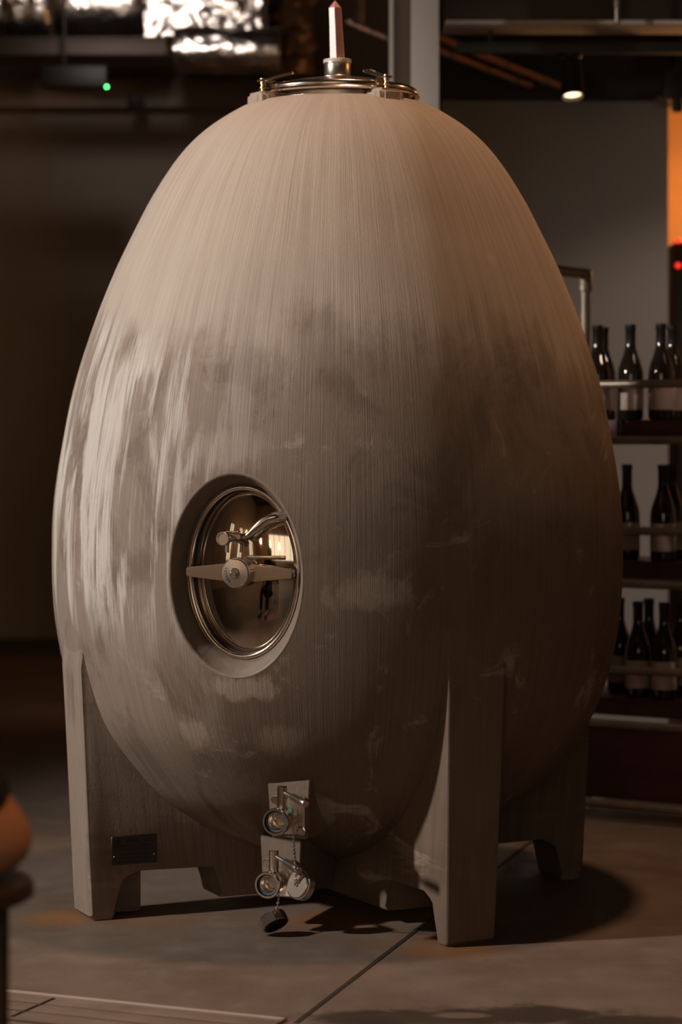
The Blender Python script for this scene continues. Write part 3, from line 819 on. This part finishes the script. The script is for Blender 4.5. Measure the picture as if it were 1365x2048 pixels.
foil_box((X(301), d0 - D - .25, Z(95)), (X(528), d0 - D + .25, Z(-120)), 'crumpled foil-wrapped box duct, the brightest and largest', 27)
foil_round('foil_duct', (X(350, 10.6), 10.6 - D, Z(98, 10.6)), (X(560, 10.6), 10.6 - D, Z(102, 10.6)), .095, 'small foil duct sagging under the crumpled foil box', 41, .014)
# tray under the ducts
tray = empty('cable_tray', (X(150), d0 - D - .3, Z(112))); tag(tray, 'brown metal cable tray under the foil ducts', 'cable tray')
boxo('tray_side', (X(-120) - X(150), 0, Z(130) - Z(112)), (X(342) - X(150), .012, Z(97) - Z(112)), M_TRAY, tray, .002)
boxo('tray_base', (X(-120) - X(150), .012, Z(130) - Z(112)), (X(342) - X(150), .34, Z(128) - Z(112)), M_TRAY, tray)
boxo('tray_lip', (X(-120) - X(150), -.014, Z(100) - Z(112)), (X(342) - X(150), .004, Z(96) - Z(112)), M_TRAY, tray, .002)
for q in (X(-60) - X(150), X(109) - X(150)):
    rod('hanger_rod', (q, .17, 0), (q, .17, ZC - Z(112)), .006, M_TRAY, tray)
# access point with the green lamp
ap = empty('network_box', (X(152, 10.4), 10.4 - D, Z(155, 10.4))); tag(ap, 'black box with one green indicator lamp below the ducts', 'network box')
boxo('casing', (-.145, -.05, -.045), (.135, .05, .045), M_BLACK, ap, .006)
b = nb(); lathe(b, [(0, -.004), (.004, -.003), (.005, 0), (.004, .003), (0, .004)], 12, axis_m((.1378, -.053, -.0475), (0, -1, 0))); mk('green_indicator', b, M_GLED, ap)
rod('drop_rod', (-.05, 0, .04), (-.05, 0, ZC - Z(155, 10.4)), .006, M_BLACK, ap)
# dark camera-like bracket hanging right of it
br = empty('wall_bracket', (X(270, 12.2), 12.2 - D, Z(205, 12.2))); tag(br, 'small black bracket hanging on the dark back wall', 'bracket')
boxo('bracket_head', (-.035, -.06, -.05), (.035, .05, .04), M_BLACK, br, .01)
rod('bracket_arm', (0, .04, 0), (0, .40, .06), .014, M_BLACK, br)

# dark duct and pipes between the foil and the column
dd = foil_round('vent_duct', (X(575, 11.6), 11.6 - D, Z(-20, 11.6)), (X(575, 11.6), 11.6 - D, Z(150, 11.6)), .12, 'tarnished brown vent duct right of the foil ducts', 52, .03)
dd.data.materials[0] = M_VENT; del dd['group']
def pipe_thing(name, pts, r, mat, label, cat='pipe'):
    b = nb(); P = [Vector(p) for p in pts]; mid = sum(P, Vector()) / len(P)
    tube(b, [p - mid for p in P], r, 14)
    t = empty(name, mid); tag(t, label, cat); mk('pipe_run', b, mat, t)
    a, c = P[0] - mid, P[-1] - mid; d_ = (c - a).normalized()
    for f in (.18, .55, .85):
        b = nb(); lathe(b, cyl_prof(r * 1.22, -.012, .012), 14, axis_m(a + (c - a) * f, d_)); mk('pipe_clamp', b, M_PIPE, t)
    return t
pipe_thing('drop_pipe', (at(721, -220, 10.2), at(721, 60, 10.2)), .014, M_PIPE, 'thin grey pipe dropping beside the quartz point')
pipe_thing('sloping_pipe', (at(700, 44, 9.6), at(795, 84, 8.8)), .013, M_COPPER, 'short copper pipe end glinting left of the column')
pipe_thing('sloping_pipe', (at(860, 66, 8.75), at(1128, 172, 9.3)), .018, M_COPPER, 'upper of two copper pipes sloping down to the spotlight')
pipe_thing('sloping_pipe', (at(860, 92, 8.75), at(1060, 168, 9.3)), .016, M_COPPER, 'lower of two copper pipes sloping down to the spotlight')
bm_ = empty('ceiling_beam', at(1140, 30, 8.6)); tag(bm_, 'dusty grey ceiling beam crossing the top right corner', 'beam')
zz = 8.6 / F
boxo('beam_web', (-250 * zz, 0, -22 * zz), (700 * zz, .05, 90 * zz), M_TRAY, bm_, .003)
boxo('beam_flange', (-250 * zz, -.09, -26 * zz), (700 * zz, .14, -19 * zz), M_COL, bm_, .002)
boxo('beam_flange', (-250 * zz, -.09, 90 * zz), (700 * zz, .14, 97 * zz), M_COL, bm_, .002)
pp = at(1235, 10, 8.4)
pipe_thing('conduit', (pp + Vector((0, 0, .4)), pp + Vector((0, 0, -.065))), .010, M_STEEL, 'short shiny conduit hanging in front of the ceiling beam', 'conduit')
trk = empty('lighting_track', at(1150, 96, 8.65)); tag(trk, 'black lighting track holding the spotlight over the wine rack', 'lighting track')
boxo('track_rail', (-.42, -.02, -.02), (.75, .02, .02), M_BLACK, trk, .003)
for q in (-.3, .5): rod('track_hanger', (q, 0, .01), (q, 0, ZC - at(1150, 96, 8.65).z), .006, M_BLACK, trk)

# lamps
lp = at(1146, 188, 8.65)
spotlight(lp, lp + Vector((.05, -.32, -1)), 'rack', 'black cylinder spotlight glowing warm above the wine rack', ceiling=at(1146, 102, 8.65).z, scale=1.0, body_len=.13)
for k, lab in (('key', 'black ceiling spotlight aimed at the tank from the left'), ('over', 'black ceiling spotlight straight above the tank'),
               ('warm', 'black ceiling spotlight with amber light right of the tank'), ('foil', 'black ceiling spotlight aimed at the foil ducts'),
               ('shelf', 'black ceiling spotlight aimed at the front of the wine rack'),
               ('floor', 'black ceiling spotlight above the slot drain'),
               ('wash', 'black ceiling spotlight washing the grey partition wall'),
               ('guest', 'black ceiling spotlight above the seated person')):
    spotlight(LAMPS[k][0], LAMPS[k][1], k, lab, ceiling=ZC)

# amber-lit bay beyond the partition, black equipment cabinet with red lamps
ld = bpy.data.lights.new('bay_light', 'POINT'); ld.energy = 55; ld.color = (1, .48, .17); ld.shadow_soft_size = .08
wl = empty('wall_lamp', (2.05, 4.7, 1.95)); tag(wl, 'amber wall lamp in the bay beyond the partition', 'wall lamp')
b = nb(); lathe(b, [(.0, -.11), (.05, -.10), (.07, 0), (.05, .10), (0, .11)], 24); mk('lamp_shade', b, M_PEND, wl)
boxo('wall_plate', (-.05, .07, -.08), (.05, .5, .08), M_BLACK, wl, .01)
lo = bpy.data.objects.new('bay_light', ld); C.objects.link(lo); lo.parent = wl; lo.location = (0, -.25, .1)
cab = empty('equipment_cabinet', (1.62, 4.0, 0)); tag(cab, 'tall black equipment cabinet with red indicator lamps at the right edge', 'cabinet')
boxo('cabinet_body', (-.27, -.25, .02), (.30, .25, 1.93), M_BLACK, cab, .008)
boxo('cabinet_plinth', (-.25, -.23, 0), (.28, .23, .03), M_RUBBER, cab)
boxo('cabinet_door', (-.255, -.262, .06), (.285, -.25, 1.60), M_DARKWOOD, cab, .003)
q = 10.04 - .26
for py in (481, 531):
    p = at(1357, py, q) - Vector((1.62, 4.0, 0))
    b = nb(); lathe(b, [(0, -.010), (.008, -.008), (.011, 0), (.008, .008), (0, .010)], 14, axis_m((p.x, -.262, p.z), (0, -1, 0))); mk('red_indicator', b, M_RLED, cab)
bk = at(1345, 172, 9.2); t = empty('ceiling_bracket', bk); tag(t, 'black bracket fixed to the soffit at the right edge', 'bracket')
boxo('bracket_plate', (-.035, -.03, -.05), (.06, .03, .05), M_BLACK, t, .006); rod('bracket_rod', (.02, 0, -.10), (.02, 0, .3), .02, M_BLACK, t)

# pendants added behind the camera for steel reflections and warm fill
for i, (x_, y_, lab) in enumerate(((-3.9, -5.2, 'amber pendant nearest the left windows'), (-3.1, -6.6, 'second amber pendant from the left windows'), (-2.2, -7.6, 'third amber pendant from the left windows'), (-1.0, -8.1, 'amber pendant farthest from the left windows'))):
    t = empty('pendant_lamp', (x_, y_, 2.05)); tag(t, lab + ', behind the camera', 'pendant lamp', 'pendants behind the camera')
    b = nb(); lathe(b, [(.03, .14), (.06, .11), (.10, .03), (.09, -.05), (.05, -.09), (0, -.10)], 24); mk('glass_shade', b, M_PEND, t)
    rod('cord', (0, 0, .13), (0, 0, ZC - 2.05), .004, M_BLACK, t)
    pl_ = bpy.data.lights.new('pendant_light', 'POINT'); pl_.energy = 11; pl_.color = (1, .62, .34); pl_.shadow_soft_size = .06
    po = bpy.data.objects.new('pendant_light', pl_); C.objects.link(po); po.parent = t; po.location = (0, 0, -.19)

# ------------------------------------------------------------------ side table and seated person at the left edge
tb = empty('side_table', (-.563, -2.80, 0)); tag(tb, 'small dark round side table under the elbow at left', 'table')
b = nb(); lathe(b, [(0, .528), (.143, .528), (.150, .532), (.150, .548), (.146, .552), (0, .552)], 56); mk('table_top', b, M_DARKWOOD, tb)
for a in (5, 95, 185, 275):
    a = R(a); rod('leg', (.105 * cos(a), .105 * sin(a), 0), (.105 * cos(a), .105 * sin(a), .53), .012, M_DARKWOOD, tb)
b = nb(); tube(b, [Vector((.105 * cos(2 * pi * i / 32), .105 * sin(2 * pi * i / 32), .15)) for i in range(32)], .006, 8, closed=True); mk('stretcher', b, M_DARKWOOD, tb)
PX, PY = -.93, -2.86
st_ = empty('low_stool', (PX, PY - .04, 0)); tag(st_, 'low dark padded stool under the seated person', 'stool')
b = nb(); lathe(b, [(0, .27), (.19, .27), (.21, .285), (.21, .325), (.19, .345), (0, .35)], 40); mk('seat_pad', b, M_TROUS, st_)
for a in (45, 135, 225, 315):
    a = R(a); rod('leg', (.17 * cos(a), .17 * sin(a), 0), (.15 * cos(a), .15 * sin(a), .275), .014, M_DARKWOOD, st_)

def skin_mesh(name, verts, edges, radii, mat, parent, root=0, lv=2):
    me = bpy.data.meshes.new(name); me.from_pydata([tuple(v) for v in verts], edges, []); me.update()
    o = bpy.data.objects.new(name, me); C.objects.link(o); o.parent = parent
    mod = o.modifiers.new('skin', 'SKIN')
    if not me.skin_vertices: me.skin_vertices.new()
    for i, r in enumerate(radii):
        sv = me.skin_vertices[0].data[i]
        sv.radius = r if isinstance(r, tuple) else (r, r); sv.use_root = (i == root)
    mod.use_smooth_shade = True
    sd = o.modifiers.new('sub', 'SUBSURF'); sd.levels = lv; sd.render_levels = lv
    me.materials.append(mat)
    return o
person = empty('person', (PX, PY, 0))
tag(person, 'seated person in a black T-shirt resting one bare elbow on the side table', 'person')
Q = lambda x, y, z: Vector((x, y, z)) - Vector((PX, PY, 0))
hip = Q(PX, PY - .02, .44); bel = Q(PX + .01, PY - .01, .60); che = Q(PX + .05, PY + .0, .78); nek = Q(PX + .04, PY + .02, .985); hed = Q(PX + .05, PY + .05, 1.12); crn = Q(PX + .05, PY + .05, 1.21)
shR = Q(-.655, -2.85, .875); elR = Q(-.446, -2.80, .596); wrR = Q(-.63, -2.585, .605); haR = Q(-.70, -2.53, .603)
shL = Q(PX - .155, PY + .01, .905); elL = Q(PX - .24, PY + .06, .65); wrL = Q(PX - .12, PY + .27, .52); haL = Q(PX - .07, PY + .34, .50)
hpR = Q(PX + .09, PY, .43); knR = Q(PX + .13, PY + .42, .46); anR = Q(PX + .12, PY + .46, .09); toR = Q(PX + .13, PY + .62, .04)
hpL = Q(PX - .09, PY, .43); knL = Q(PX - .13, PY + .42, .46); anL = Q(PX - .12, PY + .44, .09); toL = Q(PX - .13, PY + .60, .04)
uch = Q(PX + .07, PY + .005, .86)
nek = Q(PX + .08, PY + .02, .945); hed = Q(PX + .09, PY + .05, 1.06); crn = Q(PX + .09, PY + .05, 1.14)
V = [hip, bel, che, nek, hed, crn, shR, (shR + elR) / 2, elR, (elR * .6 + wrR * .4), wrR, haR, shL, (shL + elL) / 2, elL, (elL * .6 + wrL * .4), wrL, haL,
     hpR, (hpR + knR) / 2, knR, (knR * .65 + anR * .35), anR, toR, hpL, (hpL + knL) / 2, knL, (knL * .65 + anL * .35), anL, toL, uch]
E = [(0, 1), (1, 2), (2, 30), (30, 3), (3, 4), (4, 5), (30, 6), (6, 7), (7, 8), (8, 9), (9, 10), (10, 11), (30, 12), (12, 13), (13, 14), (14, 15), (15, 16), (16, 17), (0, 18), (18, 19), (19, 20), (20, 21), (21, 22), (22, 23), (0, 24), (24, 25), (25, 26), (26, 27), (27, 28), (28, 29)]
Rd = [.10, .095, .10, .055, .075, .062, .052, .048, .054, .048, .030, (.036, .018), .052, .045, .041, .042, .028, (.036, .018), .07, .07, .055, .052, .038, .03, .07, .07, .055, .052, .038, .03, .075]
body = skin_mesh('body', V, E, Rd, M_SKIN, person)
def fingers(ha, wr, side):
    d_ = (ha - wr).normalized(); lat = d_.cross(Vector((0, 0, 1))).normalized() * side
    for k in range(4):
        ln = (.070, .082, .076, .058)[k]; off = lat * ((k - 1.5) * .0185)
        s = ha + off - d_ * .005; p = [s, s + d_ * ln * .45 + Vector((0, 0, .004)), s + d_ * ln * .75 + Vector((0, 0, -.006)), s + d_ * ln * .95 + Vector((0, 0, -.02))]
        skin_mesh('finger', p, [(0, 1), (1, 2), (2, 3)], [.0095, .009, .008, .007], M_SKIN, body, 0, 1)
    s = ha - d_ * .035 - lat * .024
    skin_mesh('thumb', [s, s + d_ * .03 - lat * .018, s + d_ * .055 - lat * .022], [(0, 1), (1, 2)], [.012, .010, .008], M_SKIN, body, 0, 1)
fingers(haR, wrR, 1); fingers(haL, wrL, 1)
b = nb(); hc_ = hed + Vector((0, .0, .01))
bmesh.ops.create_uvsphere(b, u_segments=24, v_segments=16, radius=1, matrix=Matrix.Translation(hc_) @ Matrix.Diagonal((.076, .096, .115, 1)))
# chin narrows, nose
for v in b.verts:
    l = v.co - hc_
    if l.z < -.03: v.co.x = hc_.x + l.x * (1 + (l.z + .03) * 3.2)
mk('head', b, M_SKIN, body)
b = nb(); tube(b, [hc_ + Vector((0, .090, .012)), hc_ + Vector((0, .108, -.014)), hc_ + Vector((0, .104, -.026))], [.006, .012, .010], 10); mk('nose', b, M_SKIN, body)
b = nb()
for s_ in (-1, 1): bmesh.ops.create_uvsphere(b, u_segments=12, v_segments=8, radius=.011, matrix=Matrix.Translation(hc_ + Vector((s_ * .03, .080, .012))))
mk('eyes', b, M_WHITE, body)
b = nb(); tube(b, [hc_ + Vector((-.022, .086, -.052)), hc_ + Vector((0, .094, -.053)), hc_ + Vector((.022, .086, -.052))], [.003, .006, .003], 8); mk('mouth', b, M_PANEL, body)
b = nb()
for s_ in (-1, 1): bmesh.ops.create_uvsphere(b, u_segments=12, v_segments=8, radius=1, matrix=Matrix.Translation(hc_ + Vector((s_ * .078, -.005, -.004))) @ Matrix.Diagonal((.008, .018, .030, 1)))
mk('ears', b, M_SKIN, body)
b = nb(); bmesh.ops.create_uvsphere(b, u_segments=28, v_segments=18, radius=1, matrix=Matrix.Translation(hc_ + Vector((0, -.014, .018))) @ Matrix.Diagonal((.085, .098, .112, 1)))
bmesh.ops.delete(b, geom=[v for v in b.verts if (v.co - hc_).y > .03 and (v.co - hc_).z < .055 or (v.co - hc_).z < -.06], context='VERTS')
mk('hair', b, M_HAIR, person)
sl = shR * .11 + elR * .89
V2 = [hip + Vector((0, 0, .02)), bel, che, uch, Q(PX + .076, PY + .015, .905), shR, (shR + elR) / 2, sl, shL, (shL + elL) / 2, shL * .35 + elL * .65]
skin_mesh('t_shirt', V2, [(0, 1), (1, 2), (2, 3), (3, 4), (3, 5), (5, 6), (6, 7), (3, 8), (8, 9), (9, 10)], [.160, .155, .165, .125, .085, .082, .066, .064, .082, .066, .058], M_SHIRT, person)
skin_mesh('trousers', [hip + Vector((0, 0, -.0)), hpR, (hpR + knR) / 2, knR, (knR * .6 + anR * .4), anR + Vector((0, 0, .02)), hpL, (hpL + knL) / 2, knL, (knL * .6 + anL * .4), anL + Vector((0, 0, .02))],
          [(0, 1), (1, 2), (2, 3), (3, 4), (4, 5), (0, 6), (6, 7), (7, 8), (8, 9), (9, 10)], [.118, .092, .088, .072, .066, .058, .092, .088, .072, .066, .058], M_TROUS, person)
for an, to in ((anR, toR), (anL, toL)):
    skin_mesh('shoe', [an + Vector((0, -.04, -.045)), an + Vector((0, .03, -.035)), to + Vector((0, -.03, .0)), to + Vector((0, .04, -.002))], [(0, 1), (1, 2), (2, 3)], [.044, .046, .040, .034], M_BLACK, person, 0, 2)
bpy.context.view_layer.update()
